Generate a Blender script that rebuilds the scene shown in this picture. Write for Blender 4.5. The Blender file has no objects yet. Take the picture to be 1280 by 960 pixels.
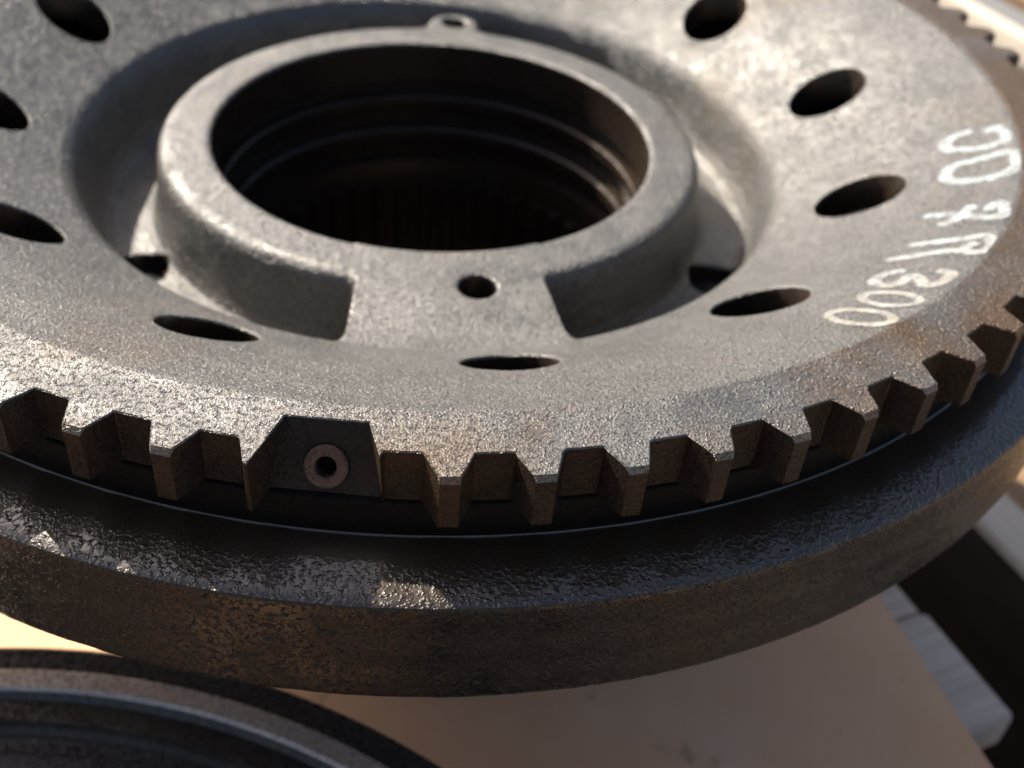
import bpy, bmesh, math, random
import numpy as np
from mathutils import Vector, Matrix, noise as mnoise
random.seed(7)
R_ = math.radians
scene = bpy.context.scene
col = scene.collection

# ------------------------------------------------------------------ camera
cd = bpy.data.cameras.new("camera")
cam = bpy.data.objects.new("camera", cd); col.objects.link(cam)
cam_pos = Vector((0.0, -0.34479, 0.14421))
fw = Vector((0.07710389, 0.7643491, -0.64017611)); rt = Vector((0.99654149, -0.03912738, 0.07330834)); up = Vector((-0.03098474, 0.64361441, 0.76472246))
cam.matrix_world = Matrix(((rt.x, up.x, -fw.x, cam_pos.x), (rt.y, up.y, -fw.y, cam_pos.y), (rt.z, up.z, -fw.z, cam_pos.z), (0, 0, 0, 1)))
cd.sensor_width = 36.0
cd.lens = 1385.914 / 1280 * 36
cd.clip_start = 0.01; cd.clip_end = 200
cd.dof.use_dof = True
cd.dof.focus_distance = 0.208
cd.dof.aperture_fstop = 14.0
scene.camera = cam

# ------------------------------------------------------------------ light
SUN_TO = Vector((-0.0187, 0.0207, 0.0222)).normalized()
world = bpy.data.worlds.new("World"); scene.world = world; world.use_nodes = True
wn = world.node_tree.nodes; wl = world.node_tree.links
sky = wn.new("ShaderNodeTexSky"); sky.sky_type = 'NISHITA'; sky.sun_disc = False; sky.altitude = 0; sky.dust_density = 2.6; sky.air_density = 0.7; sky.ozone_density = 0.3
sky.sun_elevation = math.asin(SUN_TO.z); sky.sun_rotation = math.atan2(SUN_TO.x, SUN_TO.y)
bg = wn["Background"]; bg.inputs["Strength"].default_value = 0.08
wl.new(sky.outputs[0], bg.inputs["Color"])
sd = bpy.data.lights.new("sun", 'SUN'); sd.energy = 5.0; sd.angle = R_(0.5); sd.color = (1.0, 0.95, 0.87)
sun = bpy.data.objects.new("sun", sd); col.objects.link(sun)
sun.rotation_euler = SUN_TO.to_track_quat('Z', 'Y').to_euler()
sun.location = SUN_TO * 3
scene.view_settings.view_transform = 'Standard'; scene.view_settings.look = 'None'
scene.view_settings.gamma = 1.0; scene.view_settings.use_curve_mapping = False
scene.view_settings.exposure = 1.2
scene.cycles.max_bounces = 8
scene.cycles.use_denoising = True
scene.cycles.denoising_prefilter = 'ACCURATE'
scene.cycles.sample_clamp_direct = 5.0; scene.cycles.sample_clamp_indirect = 2.0

# ------------------------------------------------------------------ materials
class NT:
    def __init__(s, name):
        s.m = bpy.data.materials.new(name); s.m.use_nodes = True
        s.n = s.m.node_tree.nodes; s.l = s.m.node_tree.links
        s.p = s.n["Principled BSDF"]
        s.pos = s.n.new("ShaderNodeNewGeometry").outputs["Position"]
    def inp(s, k, v):
        if isinstance(v, (int, float, tuple)): s.p.inputs[k].default_value = v
        else: s.l.new(v, s.p.inputs[k])
    def noise(s, scale, detail=3, rough=.55, vec=None, dist=0):
        t = s.n.new("ShaderNodeTexNoise"); t.inputs["Scale"].default_value = scale
        t.inputs["Detail"].default_value = detail; t.inputs["Roughness"].default_value = rough
        t.inputs["Distortion"].default_value = dist
        s.l.new(vec or s.pos, t.inputs["Vector"]); return t.outputs["Fac"]
    def voro(s, scale, vec=None, feat='F1', rnd=1):
        t = s.n.new("ShaderNodeTexVoronoi"); t.feature = feat; t.inputs["Scale"].default_value = scale
        t.inputs["Randomness"].default_value = rnd
        s.l.new(vec or s.pos, t.inputs["Vector"]); return t.outputs["Distance"]
    def ramp(s, f, stops):
        r = s.n.new("ShaderNodeValToRGB"); s.l.new(f, r.inputs["Fac"])
        e = r.color_ramp.elements
        while len(e) < len(stops): e.new(0.5)
        for k, (p, c) in enumerate(stops):
            e[k].position = p
            e[k].color = (c, c, c, 1) if isinstance(c, (int, float)) else (*c, 1)
        return r.outputs["Color"]
    def math(s, op, a, b=0.0):
        t = s.n.new("ShaderNodeMath"); t.operation = op
        for k, v in enumerate((a, b)):
            if isinstance(v, (int, float)): t.inputs[k].default_value = v
            else: s.l.new(v, t.inputs[k])
        return t.outputs[0]
    def mix(s, f, a, b):
        t = s.n.new("ShaderNodeMix"); t.data_type = 'RGBA'
        for k, v in ((0, f), (6, a), (7, b)):
            if isinstance(v, (int, float)): t.inputs[k].default_value = v
            elif isinstance(v, tuple): t.inputs[k].default_value = (*v, 1)
            else: s.l.new(v, t.inputs[k])
        return t.outputs[2]
    def scaled(s, sc, rz=0.0):
        t = s.n.new("ShaderNodeMapping"); t.inputs["Scale"].default_value = sc; t.inputs["Rotation"].default_value = (0, 0, rz)
        s.l.new(s.pos, t.inputs["Vector"]); return t.outputs[0]
    def bump(s, h, strength, dist, normal=None):
        b = s.n.new("ShaderNodeBump"); b.inputs["Strength"].default_value = strength; b.inputs["Distance"].default_value = dist
        s.l.new(h, b.inputs["Height"])
        if normal: s.l.new(normal, b.inputs["Normal"])
        s.l.new(b.outputs[0], s.p.inputs["Normal"]); return b.outputs[0]

def iron(name, c0, c1, rust, rust_lo, rust_hi, rough, grain, gstr, pit=0.5, metal=.75, wave=0.0, glint=.3, spec=.5, rustx=0.0, nub=0):
    t = NT(name)
    base = t.mix(t.ramp(t.noise(55, 5, .6), [(.3, 0), (.7, 1)]), c0, c1)
    speck = t.ramp(t.noise(1300, 2, .6), [(.38, 0), (.5, 1)])
    base = t.mix(speck, tuple(.72 * v for v in c0), base)
    rn = t.noise(17, 6, .65, dist=.4)
    if rustx:                                 # the oxide film is heavier on one side of the rim
        sx_ = t.n.new("ShaderNodeSeparateXYZ"); t.l.new(t.pos, sx_.inputs[0])
        rn = t.math('ADD', rn, t.math('MULTIPLY', sx_.outputs[0], rustx))
    rf = t.ramp(rn, [(rust_lo, 0), (rust_hi, 1)])
    base = t.mix(rf, base, rust)
    t.inp("Base Color", base); t.inp("Metallic", metal); t.inp("Specular IOR Level", spec)
    # worn bright grains are smoother than the skin around them
    rr = t.ramp(t.noise(grain * .8, 2, .5), [(.45, rough), (.62, max(.1, rough - glint))])
    t.inp("Roughness", rr)
    g = t.noise(grain, 3, .6)
    pits = t.ramp(t.noise(grain * .36, 3, .55), [(.33, 0), (.43, 1)])        # sparse pits
    nubs = t.ramp(t.noise(nub or grain * .47, 2, .5), [(.57, 0), (.69, 1)])         # sparse raised grains
    patch = t.ramp(t.noise(70, 3, .6), [(.35, .35), (.65, 1)])               # rougher and smoother areas
    h = t.math('ADD', t.math('MULTIPLY', g, patch), t.math('MULTIPLY', t.math('ADD', pits, t.math('MULTIPLY', nubs, .8)), pit))
    if wave: h = t.math('ADD', h, t.math('MULTIPLY', t.noise(190, 2), wave))
    t.bump(h, gstr, .00055)
    return t.m

M = {}
M['cast'] = iron('cast_iron', (.118, .111, .101), (.160, .150, .136), (.14, .105, .07), .56, .88, .50, 1800, .85, .6, nub=900, wave=.45, metal=.66, glint=.24)
M['machined'] = iron('machined_iron', (.112, .105, .096), (.156, .146, .133), (.108, .066, .036), .48, .72, .44, 2000, .8, .8, nub=900, metal=.58, glint=.25, rustx=.8)
M['flank'] = iron('oily_flank_shade', (.020, .0135, .009), (.036, .025, .017), (.052, .029, .014), .52, .75, .5, 1700, .4, .4, metal=.1, spec=.12)  # oily brown, with the shade on the tooth sides also put into the colour
M['neck'] = iron('neck_shade_iron', (.005, .0035, .0025), (.008, .0055, .004), (.008, .0045, .0025), .5, .8, .6, 900, .3, metal=0.0, glint=.1, spec=.08)  # near-black colour stands in for the shade under the teeth
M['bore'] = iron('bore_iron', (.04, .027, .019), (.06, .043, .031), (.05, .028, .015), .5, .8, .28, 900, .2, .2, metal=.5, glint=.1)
M['side'] = iron('pitted_flange_iron', (.0095, .0078, .006), (.0125, .0102, .0078), (.013, .0095, .0066), .45, .8, .33, 1800, .7, .9, nub=900, metal=.3, wave=.1, glint=.22)
M['rusty'] = iron('rusty_bushing', (.085, .053, .036), (.15, .10, .07), (.12, .06, .035), .4, .7, .7, 2600, .9, .5, metal=.1, glint=.1)
M['dark'] = iron('dark_underside_iron', (.03, .024, .02), (.04, .032, .026), (.035, .02, .012), .5, .8, .6, 500, .3)
M['band'] = iron('worn_ring_band', (.50, .40, .32), (.62, .51, .41), (.44, .32, .23), .5, .75, .4, 700, .4, .3, metal=.4)
M['stack'] = iron('dark_ring_iron', (.045, .037, .031), (.068, .057, .048), (.056, .039, .027), .5, .75, .45, 700, .4, .3, metal=.4)

t = NT('oily_shelf')
grit = t.ramp(t.noise(1500, 3, .6), [(.30, 0), (.70, 1)])
t.inp("Base Color", t.mix(grit, (.016, .009, .0045), (.055, .031, .0145))); t.inp("Roughness", .37); t.inp("Specular IOR Level", .6); t.inp("Specular Tint", (1.0, .82, .66, 1.0))
t.inp("Coat Weight", .55); t.inp("Coat Roughness", .012); t.inp("Coat IOR", 1.9); t.inp("Coat Tint", (.72, .86, 1.0, 1.0))  # bluish coat tint imitates the blue of reflected sky
# wet film: smooth close to the teeth, grainy casting towards the outer edge
sx = t.n.new("ShaderNodeSeparateXYZ"); t.l.new(t.pos, sx.inputs[0])
hyp = t.math('SQRT', t.math('ADD', t.math('MULTIPLY', sx.outputs[0], sx.outputs[0]), t.math('MULTIPLY', sx.outputs[1], sx.outputs[1])))
edge = t.n.new("ShaderNodeMapRange"); t.l.new(hyp, edge.inputs[0]); edge.inputs[1].default_value = .2000; edge.inputs[2].default_value = .2085
hh = t.math('MULTIPLY', t.math('ADD', t.math('MULTIPLY', t.ramp(t.noise(1000, 2, .5), [(.48, 0), (.80, 1)]), 1.2), t.math('MULTIPLY', t.noise(300, 2), .8)), edge.outputs[0])
nb = t.bump(hh, .7, .0004); t.l.new(nb, t.p.inputs["Coat Normal"])
M['oil'] = t.m

t = NT('white_paint')
wear = t.ramp(t.noise(420, 4, .7), [(.36, 0), (.56, 1)])
yel = t.n.new("ShaderNodeSeparateXYZ"); t.l.new(t.pos, yel.inputs[0])
yr = t.n.new("ShaderNodeMapRange"); t.l.new(yel.outputs[1], yr.inputs[0]); yr.inputs[1].default_value = -.085; yr.inputs[2].default_value = -.135
pc = t.mix(t.math('MULTIPLY', yr.outputs[0], t.ramp(t.noise(150, 3), [(.35, .35), (.65, 1)])), (.36, .385, .38), (.29, .245, .175))
t.inp("Base Color", t.mix(wear, (.15, .145, .135), pc)); t.inp("Roughness", .55)
t.bump(t.noise(900, 3), .4, .0004); at = t.n.new("ShaderNodeAttribute"); at.attribute_name = 'cover'
t.inp("Alpha", t.ramp(t.math('ADD', t.math('MULTIPLY', at.outputs["Fac"], 1.15), t.math('MULTIPLY', t.math('SUBTRACT', t.noise(1100, 3, .65), .5), 1.5)), [(.15, 0), (.85, .82)]))
M['paint'] = t.m

t = NT('cardboard')
f1 = t.ramp(t.noise(14, 5, .6), [(.3, 0), (.7, 1)])
cb = t.mix(f1, (.76, .43, .23), (.84, .52, .32))
stain = t.ramp(t.noise(60, 5, .7), [(.60, 0), (.76, .75)])
t.inp("Base Color", t.mix(stain, cb, (.17, .10, .055))); t.inp("Roughness", .85); t.inp("Specular IOR Level", .15)
t.bump(t.noise(500, 3), .2, .0005); M['card'] = t.m

UDIR = math.atan2(.358, .934)
def wood(name, c0, c1, along_u):
    t = NT(name)
    v = t.scaled((14, 260, 90) if along_u else (260, 14, 90), -UDIR if True else 0)
    mp = v.node; mp.vector_type = 'POINT'
    # rotate first, then stretch along the grain
    mp.inputs["Scale"].default_value = (1, 1, 1); mp.inputs["Rotation"].default_value = (0, 0, -UDIR)
    m2 = t.n.new("ShaderNodeMapping"); m2.inputs["Scale"].default_value = (14, 260, 90) if along_u else (260, 14, 90)
    t.l.new(v, m2.inputs["Vector"])
    g = t.noise(1, 5, .65, vec=m2.outputs[0])
    t.inp("Base Color", t.mix(t.ramp(g, [(.3, 0), (.7, 1)]), c0, c1)); t.inp("Roughness", .8)
    t.bump(g, .4, .001); return t.m
M['wood'] = wood('weathered_wood', (.46, .36, .27), (.70, .57, .45), True)
M['wood2'] = wood('pale_weathered_wood', (.48, .40, .31), (.64, .56, .45), False)
M['wood3'] = wood('brown_wood', (.17, .10, .05), (.28, .17, .09), False)
M['wood5'] = wood('grey_far_wood', (.13, .125, .12), (.20, .19, .18), False)
M['wood4'] = wood('gap_shade_wood', (.02, .014, .010), (.045, .032, .023), False)  # near-black colour stands in for shade in the gap between the pallets
M['ground'] = None
t = NT('pale_concrete')
t.inp("Base Color", t.mix(t.ramp(t.noise(40, 6, .65), [(.3, 0), (.7, 1)]), (.42, .34, .24), (.55, .46, .34))); t.inp("Roughness", .9)
t.bump(t.noise(220, 4), .5, .004); M['ground'] = t.m

# ------------------------------------------------------------------ helpers
def link(name, mesh, mat, parent=None, smooth=True, angle=35):
    o = bpy.data.objects.new(name, mesh); col.objects.link(o)
    if mat and not mesh.materials: mesh.materials.append(mat)
    if smooth:
        for p in mesh.polygons: p.use_smooth = True
        mesh.set_sharp_from_angle(angle=R_(angle))
    o.parent = parent
    return o
def mesh_from(name, v, f):
    m = bpy.data.meshes.new(name); m.from_pydata([tuple(p) for p in v], [], [tuple(q) for q in f]); m.update(); return m
def tag(o, label, cat=None, group=None, kind=None):
    o["label"] = label
    if cat: o["category"] = cat
    if group: o["group"] = group
    if kind: o["kind"] = kind
def pol(R, a, z=0.0):     # angle in degrees, 0 faces the viewer, positive to the right
    return (R * math.sin(R_(a)), -R * math.cos(R_(a)), z)
def lathe(name, prof, n, mat, parent, cx=0, cy=0, close=False, angle=30):
    v = []; f = []; k = len(prof)
    for i in range(n):
        a = 2 * math.pi * i / n
        for (r, z) in prof: v.append((cx + r * math.sin(a), cy - r * math.cos(a), z))
    for i in range(n):
        j = (i + 1) % n
        for q in range(k - 1): f.append((i * k + q, j * k + q, j * k + q + 1, i * k + q + 1))
    return link(name, mesh_from(name, v, f), mat, parent, True, angle)
def box(name, cen, du, dv, dz, mat, parent=None, bev=.0015, rough=0.0):
    """box with sides along u (du) and v (dv), top at cen.z"""
    U = Vector((.9338, .3578, 0)); V = Vector((.3578, -.9338, 0))
    bm = bmesh.new(); bmesh.ops.create_cube(bm, size=1)
    for w in bm.verts: w.co = Vector((w.co.x * du, w.co.y * dv, w.co.z * dz))
    bmesh.ops.bevel(bm, geom=bm.edges[:], offset=bev, segments=2, affect='EDGES')
    for w in bm.verts:
        n_ = mnoise.noise_vector(w.co * 40 + Vector(cen) * 9) * rough
        c = w.co + n_
        w.co = U * c.x + V * c.y + Vector((0, 0, c.z - dz / 2))
    m = bpy.data.meshes.new(name); bm.to_mesh(m); bm.free()
    o = link(name, m, mat, parent, True, 40)
    o.location = cen
    return o
def uv(u, v, z): return (u * .9338 + v * .3578, u * .3578 - v * .9338, z)

GZ = -.19            # top of the cardboard
# ------------------------------------------------------------------ setting
bm = bmesh.new(); bmesh.ops.create_grid(bm, x_segments=8, y_segments=8, size=3)
m = bpy.data.meshes.new('ground'); bm.to_mesh(m); bm.free()
g = link('ground', m, M['ground'], None, False); g.location = (.35, .55, -.36); g["kind"] = "structure"; g["label"] = "pale sunlit concrete ground under the pallets"

pal = bpy.data.objects.new('wooden_pallet', None); col.objects.link(pal)
tag(pal, 'grey weathered wooden pallet carrying the cardboard sheet under the toothed wheel', 'pallet')
vr = [(-.46, -.41), (-.395, -.345), (-.33, -.28), (-.262, -.212), (-.196, -.146), (-.13, -.08), (-.066, -.016), (0.0, .05), (.088, .1392), (.1400, .1903), (.2165, .2665), (.285, .335), (.352, .402), (.418, .468), (.485, .535), (.552, .602)]
for k, (a, b) in enumerate(vr):
    u0, u1 = -.72, .1612 + (random.uniform(-.004, .003) if k not in (8, 9) else 0)
    if k == 8: u1 = .1600
    box('deck_board', uv((u0 + u1) / 2, (a + b) / 2, GZ - .0045 - (0.001 if k == 8 else 0)), u1 - u0, b - a, .018, M['wood'], pal, .0012, .0006)
for uu in (.10, -.28, -.66):
    box('bearer', uv(uu, .07, GZ - .0045 - .0195), .045, 1.06, .075, M['wood'], pal, .002)
for uu in (.10, -.28, -.66):
    box('bottom_board', uv(uu, .07, GZ - .0045 - .0195 - .0765), .07, 1.06, .018, M['wood'], pal, .002)
pal.location.z = 0

# cardboard sheet with one visible slanting edge on the right
def cardboard():
    e0 = Vector((.1829, -.0752)); e1 = Vector((.1987, -.1441)); d = (e1 - e0).normalized()
    A = e0 - d * .34; B = e0 + d * .52
    poly = []
    for k in range(61):
        p = A.lerp(B, k / 60); nn = mnoise.noise(Vector((k * .37, 2.3, 0))) * .0006
        poly.append((p.x + nn, p.y))
    poly += [(-.62, -.62), (-.62, .33)]
    bm = bmesh.new()
    vs = [bm.verts.new((x, y, GZ)) for x, y in poly]
    f = bm.faces.new(vs)
    if f.normal.z < 0: f.normal_flip()
    ex = bmesh.ops.extrude_face_region(bm, geom=[f])
    for w in [q for q in ex['geom'] if isinstance(q, bmesh.types.BMVert)]: w.co.z -= .0032
    bmesh.ops.recalc_face_normals(bm, faces=bm.faces[:])
    m = bpy.data.meshes.new('cardboard_sheet'); bm.to_mesh(m); bm.free()
    o = link('cardboard_sheet', m, M['card'], None, False)
    tag(o, 'flat brown stained cardboard sheet lying on the pallet under the toothed wheel', 'cardboard')
cardboard()

pal2 = bpy.data.objects.new('wooden_pallet', None); col.objects.link(pal2)
tag(pal2, 'neighbouring wooden pallet beyond the dark gap at the right edge', 'pallet')
for k, (a, b, mt, dz) in enumerate([(.2115, .2365, 'wood2', 0.0), (.2440, .3400, 'wood3', -.012), (.345, .43, 'wood3', -.006), (.436, .52, 'wood5', -.004), (.526, .612, 'wood5', -.012), (.6205, .638, 'wood2', .004), (.646, .70, 'wood5', -.010), (.712, .80, 'wood3', -.006), (.812, .9, 'wood', -.006)]):  # hidden middle boards are added close together to block sun from the gap
    box('deck_board', uv((a + b) / 2, -.25, GZ + dz), b - a, 1.15, .02 if k else .005, M[mt], pal2, .0012, .0004 if k else .0002)
for vv in (-.75, -.25, .24):
    box('bearer', uv(.62, vv, GZ - .0335), .55, .05, .08, M['wood'], pal2, .002)
box('bearer', uv(.2275, -.25, GZ - .0062), .028, 1.15, .13, M['wood4'], pal2, .001)  # unseen bearer added to block light and keep the gap dark

# ------------------------------------------------------------------ the toothed wheel
gear = bpy.data.objects.new('toothed_wheel', None); col.objects.link(gear)
gear.location = (0, 0, 0)
tag(gear, 'large oily cast iron toothed wheel with hub, round holes and white handwriting', 'gear wheel')

N = 70; PITCH = 360 / N; PH = math.degrees(.0247)
RR = .1934; RT = .1998; RTIP = .2005; ZB = -.0128; BV = .0003
HB = 1.52                                    # half width of a tooth base, degrees
# --- rim outline: (ang, R_top, ang_bottom, R_bottom, is_root)
pock = [(-8.83, .1934, -9.05, .1934), (-8.30, .1860, -8.95, .1931), (-3.30, .1857, -2.36, .1931), (-2.42, .1948, -2.30, .1945), (-2.20, .1934, -2.20, .1934)]
out = []                                     # list of (ang_t,R_t,ang_b,R_b,kind) kind: 'r' wall follows to next, 't' tooth base to next, 'p' pocket
for k in range(-35, 35):
    c = PH + k * PITCH
    if k == -1:
        out += [(a, r, ab, rb, kd) for (a, r, ab, rb), kd in zip(pock, 'wpwwr')]
        continue
    if k == -2:
        out.append((c - HB, RR, c - HB, RR, 't')); continue
    out.append((c - HB, RR, c - HB, RR, 't'))
    out.append((c + HB, RR, c + HB, RR, 'r'))
def build_rim():
    v = []; f = []; RI = .1814; ZI = -.0001
    n = len(out)
    # split root runs and tooth bases so that the inner circle stays round
    pts = []
    for i in range(n):
        a, r, ab, rb, kd = out[i]; a2, r2, ab2, rb2, _ = out[(i + 1) % n]
        if a2 < a - 180: a2 += 360; ab2 += 360
        sub = 1 if kd in 'pw' else 4
        for s in range(sub):
            w = s / sub
            if kd == 't': # chord
                p = Vector(pol(r, a)).lerp(Vector(pol(r2, a2)), w); pts.append((p.x, p.y, p.x, p.y, kd))
            else:
                A = a + (a2 - a) * w; B = ab + (ab2 - ab) * w; rr = r + (r2 - r) * w; rb_ = rb + (rb2 - rb) * w
                p = pol(rr, A); q = pol(rb_, B); pts.append((p[0], p[1], q[0], q[1], kd))
    n = len(pts)
    P = [Vector((p[0], p[1])) for p in pts]
    inset = []
    for i in range(n):
        e1 = (P[i] - P[i - 1]).normalized(); e2 = (P[(i + 1) % n] - P[i]).normalized()
        nn = Vector((-e1.y, e1.x)) + Vector((-e2.y, e2.x)); nn.normalize()
        if nn.dot(P[i]) > 0: nn = -nn
        L = BV / max(.5, nn.dot(Vector((-e1.y, e1.x)) * (1 if Vector((-e1.y, e1.x)).dot(P[i]) < 0 else -1)))
        inset.append(P[i] + nn * L)
    for i in range(n):
        rad = P[i].normalized()
        inn = rad * RI
        q = Vector((pts[i][2], pts[i][3]))
        v += [(inn.x, inn.y, ZI - .003), (inn.x, inn.y, ZI), ((rad * (RI + .0002)).x, (rad * (RI + .0002)).y, 0), (inset[i].x, inset[i].y, 0), (P[i].x, P[i].y, -BV), (q.x, q.y, ZB), (q.x * .985, q.y * .985, ZB)]
    pocket_face = None
    for i in range(n):
        j = (i + 1) % n
        for k in range(6):
            if pts[i][4] == 't' and k >= 3: continue
            if pts[i][4] == 'p' and k == 4: pocket_face = (i * 7 + 4, j * 7 + 4, j * 7 + 5, i * 7 + 5); continue
            f.append((i * 7 + k, j * 7 + k, j * 7 + k + 1, i * 7 + k + 1))
    return v, f, pocket_face, inset, pts
rv, rf, pf, inset, rpts = build_rim()
# pocket face with a real hole for the bushing
pv = [Vector(rv[i]) for i in pf]
pn = (pv[1] - pv[0]).cross(pv[3] - pv[0]).normalized()
if pn.y > 0: pn = -pn
# bushing centre, a little left of the middle of the sloping pocket face
bc = Vector((-0.01884, -0.18918, -0.00832)); bc = bc - pn * (bc - pv[0]).dot(pn)
ex_ = (pv[1] - pv[0]).normalized(); ey_ = pn.cross(ex_)
HR = .0046
circ = []
for k in range(28):
    a = 2 * math.pi * k / 28
    p = bc + (ex_ * math.cos(a) + ey_ * math.sin(a)) * HR
    circ.append(len(rv)); rv.append(tuple(p))
inner = []
for k in range(28):
    p = Vector(rv[circ[k]]) - pn * .009
    inner.append(len(rv)); rv.append(tuple(p))
m = mesh_from('toothed_rim', rv, rf)
bm = bmesh.new(); bm.from_mesh(m); bm.verts.ensure_lookup_table()
def E_(a, b):
    e = bm.edges.get((bm.verts[a], bm.verts[b]))
    return e or bm.edges.new((bm.verts[a], bm.verts[b]))
eds = [E_(pf[k], pf[(k + 1) % 4]) for k in range(4)] + [E_(circ[k], circ[(k + 1) % 28]) for k in range(28)]
tf = bmesh.ops.triangle_fill(bm, use_beauty=True, use_dissolve=False, edges=eds, normal=pn)
for q in [x for x in tf['geom'] if isinstance(x, bmesh.types.BMFace)]:
    if (q.calc_center_median() - bc).length < HR * .9: bm.faces.remove(q)
for k in range(28):
    bm.faces.new([bm.verts[circ[k]], bm.verts[circ[(k + 1) % 28]], bm.verts[inner[(k + 1) % 28]], bm.verts[inner[k]]])
bm.faces.new([bm.verts[i] for i in inner])
bmesh.ops.recalc_face_normals(bm, faces=bm.faces[:])
bm.to_mesh(m); bm.free()
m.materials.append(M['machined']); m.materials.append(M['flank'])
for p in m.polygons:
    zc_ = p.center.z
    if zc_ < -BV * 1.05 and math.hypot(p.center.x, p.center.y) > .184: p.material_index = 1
rim = link('toothed_rim', m, M['machined'], gear, True, 25)
rim["label"] = "flat machined rim with teeth around its edge"

# --- bushing in the pocket
def bushing():
    prof = [(.00215, -.0085), (.00215, .0007), (.0025, .0010), (.0040, .0010), (.0044, .0006), (.0044, -.0085)]
    v = []; f = []; k = len(prof); n = 32
    for i in range(n):
        a = 2 * math.pi * i / n
        for (r, z) in prof: v.append(bc + (ex_ * math.cos(a) + ey_ * math.sin(a)) * r + pn * z)
    for i in range(n):
        j = (i + 1) % n
        for q in range(k - 1): f.append((i * k + q, i * k + q + 1, j * k + q + 1, j * k + q))
    o = link('bushing', mesh_from('bushing', v, f), M['rusty'], gear, True, 30)
    o["label"] = "rusty ring bushing in the flat pocket between the teeth"
bushing()

# --- teeth: one mesh shared by all, each a child of the rim
def tooth_mesh(name, left=True, cut=None, jit=0.0):
    if cut is None:
        ol = [(-HB, RR, 0), (-1.44, .1936, 0), (-1.34, .1942, 0), (-.70, RT - .0004, 1), (-.55, RT, 2), (.55, RT, 2), (.70, RT - .0004, 1), (1.34, .1942, 0), (1.44, .1936, 0), (HB, RR, 0)]
    else:
        ol = cut
    P = [Vector(pol(r, a)).to_2d() for a, r, _ in ol]; n = len(P)
    v = []; f = []
    for i in range(n):
        if i in (0, n - 1):                   # meet the rim's own bevel at the corner
            rad = P[i].normalized(); inn = P[i] - rad * BV
        else:
            e1 = (P[i] - P[i - 1]).normalized(); e2 = (P[i + 1] - P[i]).normalized()
            nn = (Vector((-e1.y, e1.x)) + Vector((-e2.y, e2.x))).normalized()
            inn = P[i] + nn * BV
        tip = ol[i][2]
        if jit and 0 < i < n - 1:
            jv = Vector((random.gauss(0, jit), random.gauss(0, jit))); inn = inn + jv; P[i] = P[i] + jv * .6
        low = P[i]; zc = -BV
        if tip == 2: low = P[i].normalized() * RTIP; zc = -.0014; inn = P[i] - P[i].normalized() * .0001
        v += [(inn.x, inn.y, 0), (low.x, low.y, zc), (low.x, low.y, ZB)]
    f.append([i * 3 for i in range(n)]); f.append([i * 3 + 2 for i in range(n)][::-1])
    for i in range(n - 1):
        for k in range(2): f.append((i * 3 + k, i * 3 + k + 1, (i + 1) * 3 + k + 1, (i + 1) * 3 + k))
    m = mesh_from(name, v, f)
    bm = bmesh.new(); bm.from_mesh(m); 
    bmesh.ops.recalc_face_normals(bm, faces=bm.faces[:])
    bm.faces.ensure_lookup_table()
    if bm.faces[0].normal.z < 0: bmesh.ops.reverse_faces(bm, faces=bm.faces[:])
    bm.to_mesh(m); bm.free()
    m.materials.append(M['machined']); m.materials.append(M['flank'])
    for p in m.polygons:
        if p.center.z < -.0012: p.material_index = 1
    return m
tms = [tooth_mesh('tooth', jit=.00011) for _ in range(7)]
firsts = {}
for k in list(range(0, 35)) + list(range(-35, -2)):
    c = PH + k * PITCH
    q = random.randrange(7)
    if q not in firsts:
        firsts[q] = link('tooth', tms[q], M['machined'], rim, True, 25); o = firsts[q]
    else:
        o = firsts[q].copy(); col.objects.link(o)
    o.parent = rim
    o.rotation_euler = (random.uniform(-.002, .002) * 0, 0, R_(c))
c2 = PH - 2 * PITCH
o = link('tooth', tooth_mesh('cut_tooth', cut=[(-HB, RR, 0), (-1.44, .1936, 0), (-1.34, .1942, 0), (-.70, RT - .0004, 0), (-.60, RT, 0), (-9.27 - c2, RT + .0003, 0), (-8.83 - c2, .1934, 0)]), M['machined'], rim, True, 25)
o.rotation_euler = (0, 0, R_(c2)); o["label"] = "tooth cut to a sliver beside the pocket"

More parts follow.
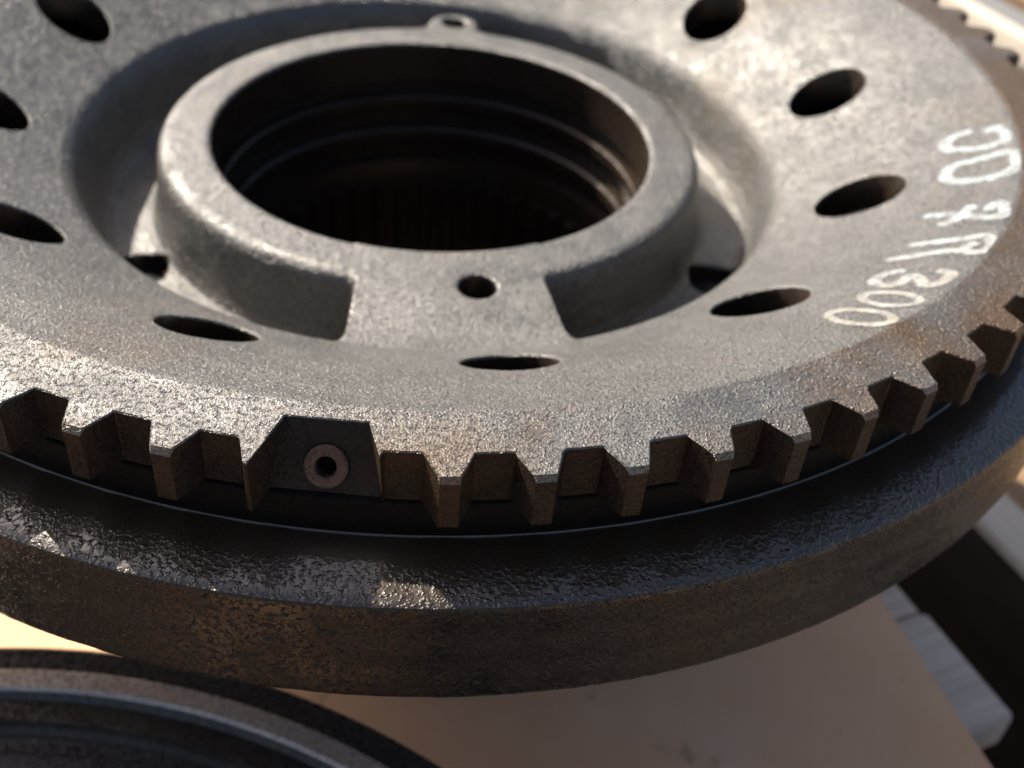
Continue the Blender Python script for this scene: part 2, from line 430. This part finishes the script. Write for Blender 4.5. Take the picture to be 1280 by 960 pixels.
# --- flange: seat below the teeth, oily shelf and pitted vertical side
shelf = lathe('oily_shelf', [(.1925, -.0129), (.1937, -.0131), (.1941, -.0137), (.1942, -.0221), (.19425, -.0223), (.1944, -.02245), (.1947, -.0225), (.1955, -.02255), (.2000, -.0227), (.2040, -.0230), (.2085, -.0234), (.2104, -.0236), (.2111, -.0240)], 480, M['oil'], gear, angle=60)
shelf["label"] = "black oily shelf below the teeth, neck coloured dark as shade"
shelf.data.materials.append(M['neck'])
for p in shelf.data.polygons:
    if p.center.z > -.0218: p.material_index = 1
def flange_side():
    n = 1080; prof = [(.2111, -.0240), (.21135, -.0244), (.2114, -.0252)] + [(.2113 + .0001 * math.sin(k), -.0252 - k * .00155) for k in range(1, 18)] + [(.2110, -.0526), (.2104, -.0536), (.2092, -.0543), (.2070, -.0545), (.150, -.0545), (.096, -.066)]
    v = []; f = []; K = len(prof)
    for i in range(n):
        a = 2 * math.pi * i / n
        for q, (r, z) in enumerate(prof):
            p = Vector((math.sin(a), -math.cos(a), 0))
            d = 0
            if q > 2:
                d = .00010 * mnoise.noise(Vector((p.x * 14, p.y * 14, z * 60))) + .00010 * mnoise.noise(Vector((p.x * 60, p.y * 60, z * 320)))
                if -.0548 < z < -.049: d += .00008 * max(0, mnoise.noise(Vector((p.x * 110, p.y * 110, 4.2))))
            rr = r + d
            v.append((rr * p.x, rr * p.y, z + (d if z > -.05 else -d) * .6 * (q > 2)))
    for i in range(n):
        j = (i + 1) % n
        for q in range(K - 1): f.append((i * K + q, j * K + q, j * K + q + 1, i * K + q + 1))
    o = link('flange', mesh_from('flange', v, f), M['side'], gear, True, 50)
    o["label"] = "brown pitted outer side of the wheel"
flange_side()

# --- dish plate with hub: polar height field with real holes
prof = [(.0740, -.0345), (.0746, -.0339), (.0760, -.0337), (.0860, -.0337), (.0878, -.0339), (.0892, -.0346), (.0901, -.0356), (.0908, -.0372), (.0913, -.0400), (.0919, -.0450), (.0926, -.0510), (.0934, -.0550), (.0947, -.0580), (.0975, -.0598), (.1010, -.0602), (.1040, -.0602), (.1075, -.0596), (.1102, -.0576), (.1121, -.0540), (.1134, -.0490), (.1144, -.0440), (.1153, -.0402), (.1164, -.0376), (.1177, -.0357), (.1195, -.0340), (.1240, -.0313), (.1285, -.0286), (.1406, -.0211), (.152, -.0141), (.165, -.0074), (.1806, -.0006), (.1822, -.0006)]
pr = np.array([p[0] for p in prof]); pz = np.array([p[1] for p in prof])
def lat(r): return np.interp(r, pr, pz)
def sstep(x, a, b):
    t_ = np.clip((x - a) / (b - a), 0, 1); return t_ * t_ * (3 - 2 * t_)
WEB = 4.0
def plate_z(r, a):      # a in degrees
    z = lat(r)
    top = np.where(r < .0880, -.0337, np.interp(r, [.088, .100, .112, .120, .124], [-.0337, -.0341, -.0349, -.0337, -.0313]))
    d = (a - WEB + 180) % 360 - 180
    tang = np.abs(d) * np.pi / 180 * r
    hw = np.interp(r, [.088, .118], [.0268, .0305])
    mk = 1 - sstep(tang, hw - .0006, hw + .0026)
    mk = np.where(np.abs(d) < 60, mk, 0)
    zz = z + (np.maximum(top, z) - z) * mk
    # round lobe around the tapped hole on the far side
    x = r * np.sin(a * np.pi / 180); y = -r * np.cos(a * np.pi / 180)
    lx, ly = .0945 * math.sin(R_(176)), -.0945 * math.cos(R_(176))
    dd = np.hypot(x - lx, y - ly)
    ml = (1 - sstep(dd, .0085, .0190)) * (r > .084)
    zz = zz + (np.maximum(-.0338, zz) - zz) * ml
    return zz
def rsamples():
    s = []
    for (r0, z0), (r1, z1) in zip(prof[:-1], prof[1:]):
        L = math.hypot(r1 - r0, z1 - z0); k = max(1, round(L / .00062))
        s += [r0 + (r1 - r0) * i / k for i in range(k)]
    return np.array(s + [prof[-1][0]])
rs = rsamples(); NA = 1440
# smooth the profile a little
aa = np.arange(NA) * 360 / NA
RG, AG = np.meshgrid(rs, aa)                    # (NA, nr)
ker = sum(plate_z(np.clip(RG + o_, .0741, .1822), AG) * w_ for o_, w_ in ((-.0008, .25), (0, .5), (.0008, .25)))
steep = (RG > .0885) & (RG < .1165)
ZG = np.where(RG > .1165, ker, plate_z(RG, AG))
XG = RG * np.sin(np.radians(AG)); YG = -RG * np.cos(np.radians(AG))
# gentle casting unevenness
holes = []                                        # x, y, r, wall depth, edge round
for k in range(12):
    a = math.degrees(.1406) + 30 * k
    x, y, _ = pol(.1408, a); holes.append((x, y, .0118, .0125, .0006))
for a, rr_, r_ in ((8.5, .0912, .0054), (176.0, .0958, .0050)):
    x, y, _ = pol(rr_, a); holes.append((x, y, r_, .018, .0007))
for a in (-61, 65):
    x, y, _ = pol(.1035, a); holes.append((x, y, .0086, .010, .0008))
nr = len(rs)
verts = np.stack([XG.ravel(), YG.ravel(), ZG.ravel()], 1)
i_ = np.arange(NA)[:, None]; j_ = np.arange(nr - 1)[None, :]
f0 = (i_ * nr + j_).ravel(); f1 = (((i_ + 1) % NA) * nr + j_).ravel()
faces = np.stack([f0, f1, f1 + 1, f0 + 1], 1)
keep = np.ones(len(faces), bool); loops = []
for (hx, hy, hr, dep, er) in holes:
    d = np.hypot(verts[:, 0] - hx, verts[:, 1] - hy)
    ins = d < hr + er
    cut = ins[faces].any(1) & keep
    ring = np.unique(faces[cut]); ring = ring[~ins[ring]]
    used = np.unique(faces[keep & ~cut]); ring = np.intersect1d(ring, used)
    # order by angle and snap to the circle
    th = np.arctan2(verts[ring, 1] - hy, verts[ring, 0] - hx)
    ring = ring[np.argsort(th)]; th = np.sort(th)
    keep &= ~cut
    verts[ring, 0] = hx + (hr + er) * np.cos(th); verts[ring, 1] = hy + (hr + er) * np.sin(th)
    r2 = np.hypot(verts[ring, 0], verts[ring, 1]); a2 = np.degrees(np.arctan2(verts[ring, 0], -verts[ring, 1]))
    verts[ring, 2] = plate_z(r2, a2)
    loops.append((ring, th, hx, hy, hr, dep, er))
allv = [verts]; nv = len(verts); wallf = []; walld = []
for (ring, th, hx, hy, hr, dep, er) in loops:
    z0 = verts[ring, 2]; n_ = len(ring); prev = ring
    for (dr, dz) in ((er * .35, er * .35), (0, er), (0, dep)):
        nw = np.stack([hx + (hr + dr) * np.cos(th), hy + (hr + dr) * np.sin(th), z0 - dz], 1)
        idx = np.arange(nv, nv + n_); nv += n_; allv.append(nw)
        for q in range(n_):
            q2 = (q + 1) % n_
            wallf.append((prev[q], prev[q2], idx[q2], idx[q])); walld.append(dz > er * 1.1)
        prev = idx
V = np.concatenate(allv)
m = bpy.data.meshes.new('dish_plate')
F = [tuple(map(int, q)) for q in faces[keep]] + [tuple(map(int, q)) for q in wallf]
nplain = int(keep.sum())
m.from_pydata(V.tolist(), [], F); m.update()
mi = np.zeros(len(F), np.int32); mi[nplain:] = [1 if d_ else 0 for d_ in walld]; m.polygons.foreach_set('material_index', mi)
bm = bmesh.new(); bm.from_mesh(m)
bmesh.ops.delete(bm, geom=[w for w in bm.verts if not w.link_faces], context='VERTS')
bmesh.ops.recalc_face_normals(bm, faces=bm.faces[:])
up_ = sum(q.normal.z for q in bm.faces[:200])
bm.faces.ensure_lookup_table()
if up_ < 0: bmesh.ops.reverse_faces(bm, faces=bm.faces[:])
bm.to_mesh(m); bm.free()
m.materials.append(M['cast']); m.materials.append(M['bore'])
plate = link('dish_plate', m, M['cast'], gear, True, 40)
plate["label"] = "grainy grey dished plate with round holes and raised hub"

# --- bore with grooves, splines, barrel below
bore = lathe('hub_bore', [(.0741, -.0344), (.0737, -.0350), (.0735, -.0495), (.0742, -.0503), (.0775, -.0506), (.0775, -.0552), (.0730, -.0556), (.0724, -.0562), (.0724, -.0598), (.0730, -.0606), (.0765, -.0610), (.0765, -.0688), (.0722, -.0692), (.0714, -.0700), (.0714, -.0738), (.0720, -.0746), (.0750, -.0750), (.0750, -.0826), (.0712, -.0832), (.0700, -.0880), (.0696, -.0905), (.0696, -.140), (.060, -.142), (.060, -.186)], 240, M['bore'], gear, angle=30)
bore["label"] = "dark grooved bore of the hub with splines deep inside"
sp = None
for k in range(44):
    if sp is None:
        v = []; 
        for (r, hw_) in ((.0700, .0030), (.0690, .0027), (.0662, .0014)):
            for s_ in (-1, 1):
                for z in (-.0925, -.139): v.append((s_ * hw_, -r, z))
        # verts: 0 L top,1 L bot,2 R top,3 R bot per ring
        f = [(0, 1, 5, 4), (4, 5, 9, 8), (8, 9, 11, 10), (10, 11, 7, 6), (6, 7, 3, 2), (0, 4, 8, 10, 6, 2)]
        sp = link('spline_tooth', mesh_from('spline_tooth', v, f), M['bore'], bore, False); o = sp
    else:
        o = sp.copy(); col.objects.link(o); o.parent = bore
    o.rotation_euler = (0, 0, 2 * math.pi * (k + .3) / 44)
lathe('hub_barrel', [(.0945, -.066), (.0945, GZ + .004), (.092, GZ + .0004), (.062, GZ + .0004), (.0602, -.184)], 160, M['dark'], gear)

# --- handwritten paint: J D 7 R 3 0 0 around the rim, tops outward
INK = {
'J': [[(0.1685,77.09),(0.1651,76.77),(0.1626,75.45),(0.1632,73.99),(0.1685,73.13),(0.1737,73.19),(0.1772,73.57),(0.1780,74.71),(0.1768,76.56),(0.1749,76.62)]],
'D': [[(0.1633,69.68),(0.1622,67.85),(0.1642,66.44),(0.1698,66.13),(0.1752,66.31),(0.1788,67.30),(0.1802,69.32),(0.1795,70.72),(0.1777,71.23),(0.1721,70.64),(0.1658,70.21),(0.1633,69.68)]],
'7': [[(0.1615,58.92),(0.1663,58.81),(0.1727,57.97),(0.1780,57.74),(0.1792,58.19),(0.1781,60.27),(0.1767,60.61),(0.1753,59.66)],[(0.1661,56.61),(0.1686,57.88),(0.1707,60.09)]],
'R': [[(0.1601,48.84),(0.1655,49.73),(0.1721,50.83),(0.1769,50.64),(0.1803,50.93),(0.1805,52.42),(0.1778,53.95),(0.1744,53.58),(0.1686,52.82),(0.1625,52.21)],[(0.1744,50.86),(0.1761,52.17)]],
'3': [[(0.1655,46.01),(0.1627,45.31),(0.1624,43.63),(0.1657,42.69),(0.1688,43.53),(0.1689,44.96),(0.1709,45.09),(0.1739,43.93),(0.1765,43.74),(0.1778,44.89),(0.1774,46.12),(0.1752,46.53)]],
'0': [[(0.1779,40.66),(0.1784,40.17),(0.1780,39.69),(0.1766,39.28),(0.1745,38.99),(0.1719,38.87),(0.1693,38.96),(0.1670,39.25),(0.1654,39.71),(0.1648,40.27),(0.1653,40.79),(0.1668,41.22),(0.1691,41.48),(0.1717,41.54),(0.1743,41.40),(0.1765,41.09),(0.1779,40.66)]],
'00': [[(0.1788,36.65),(0.1795,36.15),(0.1790,35.62),(0.1776,35.13),(0.1753,34.75),(0.1725,34.53),(0.1696,34.52),(0.1671,34.74),(0.1652,35.17),(0.1644,35.78),(0.1649,36.35),(0.1665,36.87),(0.1690,37.23),(0.1719,37.39),(0.1748,37.32),(0.1772,37.06),(0.1788,36.65)]],
}
HWD = {'J': .0022, 'D': .0022, '7': .0021, 'R': .0020, '3': .0020, '0': .0016, '00': .0017}
def paint(ch, strokes):
    RM = .172
    P = [[np.array((r, math.radians(a) * RM)) for r, a in s] for s in strokes]
    allp = np.concatenate([np.array(s) for s in P])
    st = .00022; hw = HWD[ch]
    lo = allp.min(0) - .004; hi = allp.max(0) + .004
    gx = np.arange(lo[0], hi[0], st); gy = np.arange(lo[1], hi[1], st)
    X, Y = np.meshgrid(gx, gy, indexing='ij'); D = np.full(X.shape, 9.)
    for s in P:
        # Catmull-Rom style resampling for a brushy curve
        q = np.array(s); tt = np.linspace(0, len(q) - 1, len(q) * 5)
        idx = np.clip(tt.astype(int), 0, len(q) - 2); fr = (tt - idx)[:, None]
        p0 = q[np.clip(idx - 1, 0, len(q) - 1)]; p1 = q[idx]; p2 = q[idx + 1]; p3 = q[np.clip(idx + 2, 0, len(q) - 1)]
        cr = .5 * ((2 * p1) + (-p0 + p2) * fr + (2 * p0 - 5 * p1 + 4 * p2 - p3) * fr ** 2 + (-p0 + 3 * p1 - 3 * p2 + p3) * fr ** 3)
        for A, B in zip(cr[:-1], cr[1:]):
            d = B - A; L2 = max(d @ d, 1e-14)
            t_ = np.clip(((X - A[0]) * d[0] + (Y - A[1]) * d[1]) / L2, 0, 1)
            D = np.minimum(D, np.hypot(X - A[0] - t_ * d[0], Y - A[1] - t_ * d[1]))
    nz = np.array([[mnoise.noise(Vector((x * 900, y * 900, 1.7))) * .00028 + mnoise.noise(Vector((x * 250, y * 250, 5.1))) * .0003 for y in gy] for x in gx])
    inside = (D + nz < hw) & (X < .1809)
    vid = -np.ones(X.shape, int); v = []; f = []; cov = []
    cell = inside[:-1, :-1] & inside[1:, :-1] & inside[:-1, 1:] & inside[1:, 1:]
    for i, j in zip(*np.nonzero(cell)):
        q = []
        for (a, b) in ((i, j), (i + 1, j), (i + 1, j + 1), (i, j + 1)):
            if vid[a, b] < 0:
                vid[a, b] = len(v); r = X[a, b]; an = math.degrees(Y[a, b] / RM)
                z = float(plate_z(np.array([r]), np.array([an]))[0])
                zk = .25 * float(plate_z(np.array([r - .0008]), np.array([an]))[0]) + .5 * z + .25 * float(plate_z(np.array([min(r + .0008, .1822)]), np.array([an]))[0])
                v.append(pol(r, an, max(z, zk) + .0001 + .00012 * min(1, max(0, (hw - D[a, b]) / .0006))))
                cov.append(min(1., max(0., (hw - D[a, b] - nz[a, b]) / .0011)))
            q.append(vid[a, b])
        f.append(q)
    mm = mesh_from('painted_' + ('letter' if ch in 'JDR' else 'digit'), v, f)
    ca = mm.attributes.new('cover', 'FLOAT', 'POINT'); ca.data.foreach_set('value', cov)
    bm = bmesh.new(); bm.from_mesh(mm); bmesh.ops.recalc_face_normals(bm, faces=bm.faces[:])
    if sum(q.normal.z for q in bm.faces) < 0: bmesh.ops.reverse_faces(bm, faces=bm.faces[:])
    bm.to_mesh(mm); bm.free()
    o = link(mm.name.split('.')[0], mm, M['paint'], plate, True, 60)
    o["label"] = 'white hand painted ' + ('letter ' if ch in 'JDR' else 'digit ') + ch[:1]
for ch, st_ in INK.items(): paint(ch, st_)

# ------------------------------------------------------------------ second wheel lying in the shade, lower left
w2 = bpy.data.objects.new('flanged_wheel', None); col.objects.link(w2)
tag(w2, 'dark steel flanged ring lying on the cardboard in the lower left corner', 'wheel')
CX, CY, ZT = -.1135, -.3535, -.130
w2.location = (CX, CY, GZ)
dz = -GZ
def P2(l): return [(r, z - GZ) for r, z in l]
lathe('outer_flange', P2([(.200, GZ + .0004), (.2105, GZ + .0004), (.2115, GZ + .002), (.2118, ZT - .003), (.2112, ZT - .0008), (.2100, ZT), (.2030, ZT - .0005)]), 300, M['stack'], w2)
lathe('raised_ring', P2([(.2032, ZT - .004), (.2027, ZT + .0005), (.2020, ZT + .0010), (.1965, ZT + .0014), (.1955, ZT + .0006)]), 300, M['band'], w2)
lathe('dish', P2([(.1955, ZT + .0005), (.1940, ZT - .0015), (.1890, ZT - .0010), (.1872, ZT - .001), (.1868, ZT - .0035), (.1850, ZT - .0042), (.1846, ZT - .0055), (.1828, ZT - .0060), (.1810, ZT - .0060), (.1806, ZT - .0070), (.1770, ZT - .0075), (.1752, ZT - .0080), (.1748, ZT - .0105), (.1725, ZT - .0108), (.1715, ZT - .0095), (.1690, ZT - .0100), (.1685, ZT - .0115), (.1640, ZT - .0118), (.1635, ZT - .0108), (.1600, ZT - .0125), (.12, ZT - .02), (.10, ZT - .02), (.098, ZT - .05), (.098, GZ + .0004)]), 300, M['stack'], w2)

for k_, (a_, r_) in enumerate(((186.0, .1665), (199.0, .1665), (173.0, .1665))):
    x_, y_, _ = pol(r_, a_)
    bm = bmesh.new(); bmesh.ops.create_uvsphere(bm, u_segments=16, v_segments=10, radius=.0016)
    for w in bm.verts: w.co.z *= .7
    mm = bpy.data.meshes.new('rivet'); bm.to_mesh(mm); bm.free()
    o = link('rivet', mm, M['band'], w2); o.location = (x_, y_, ZT - .0103 - GZ)
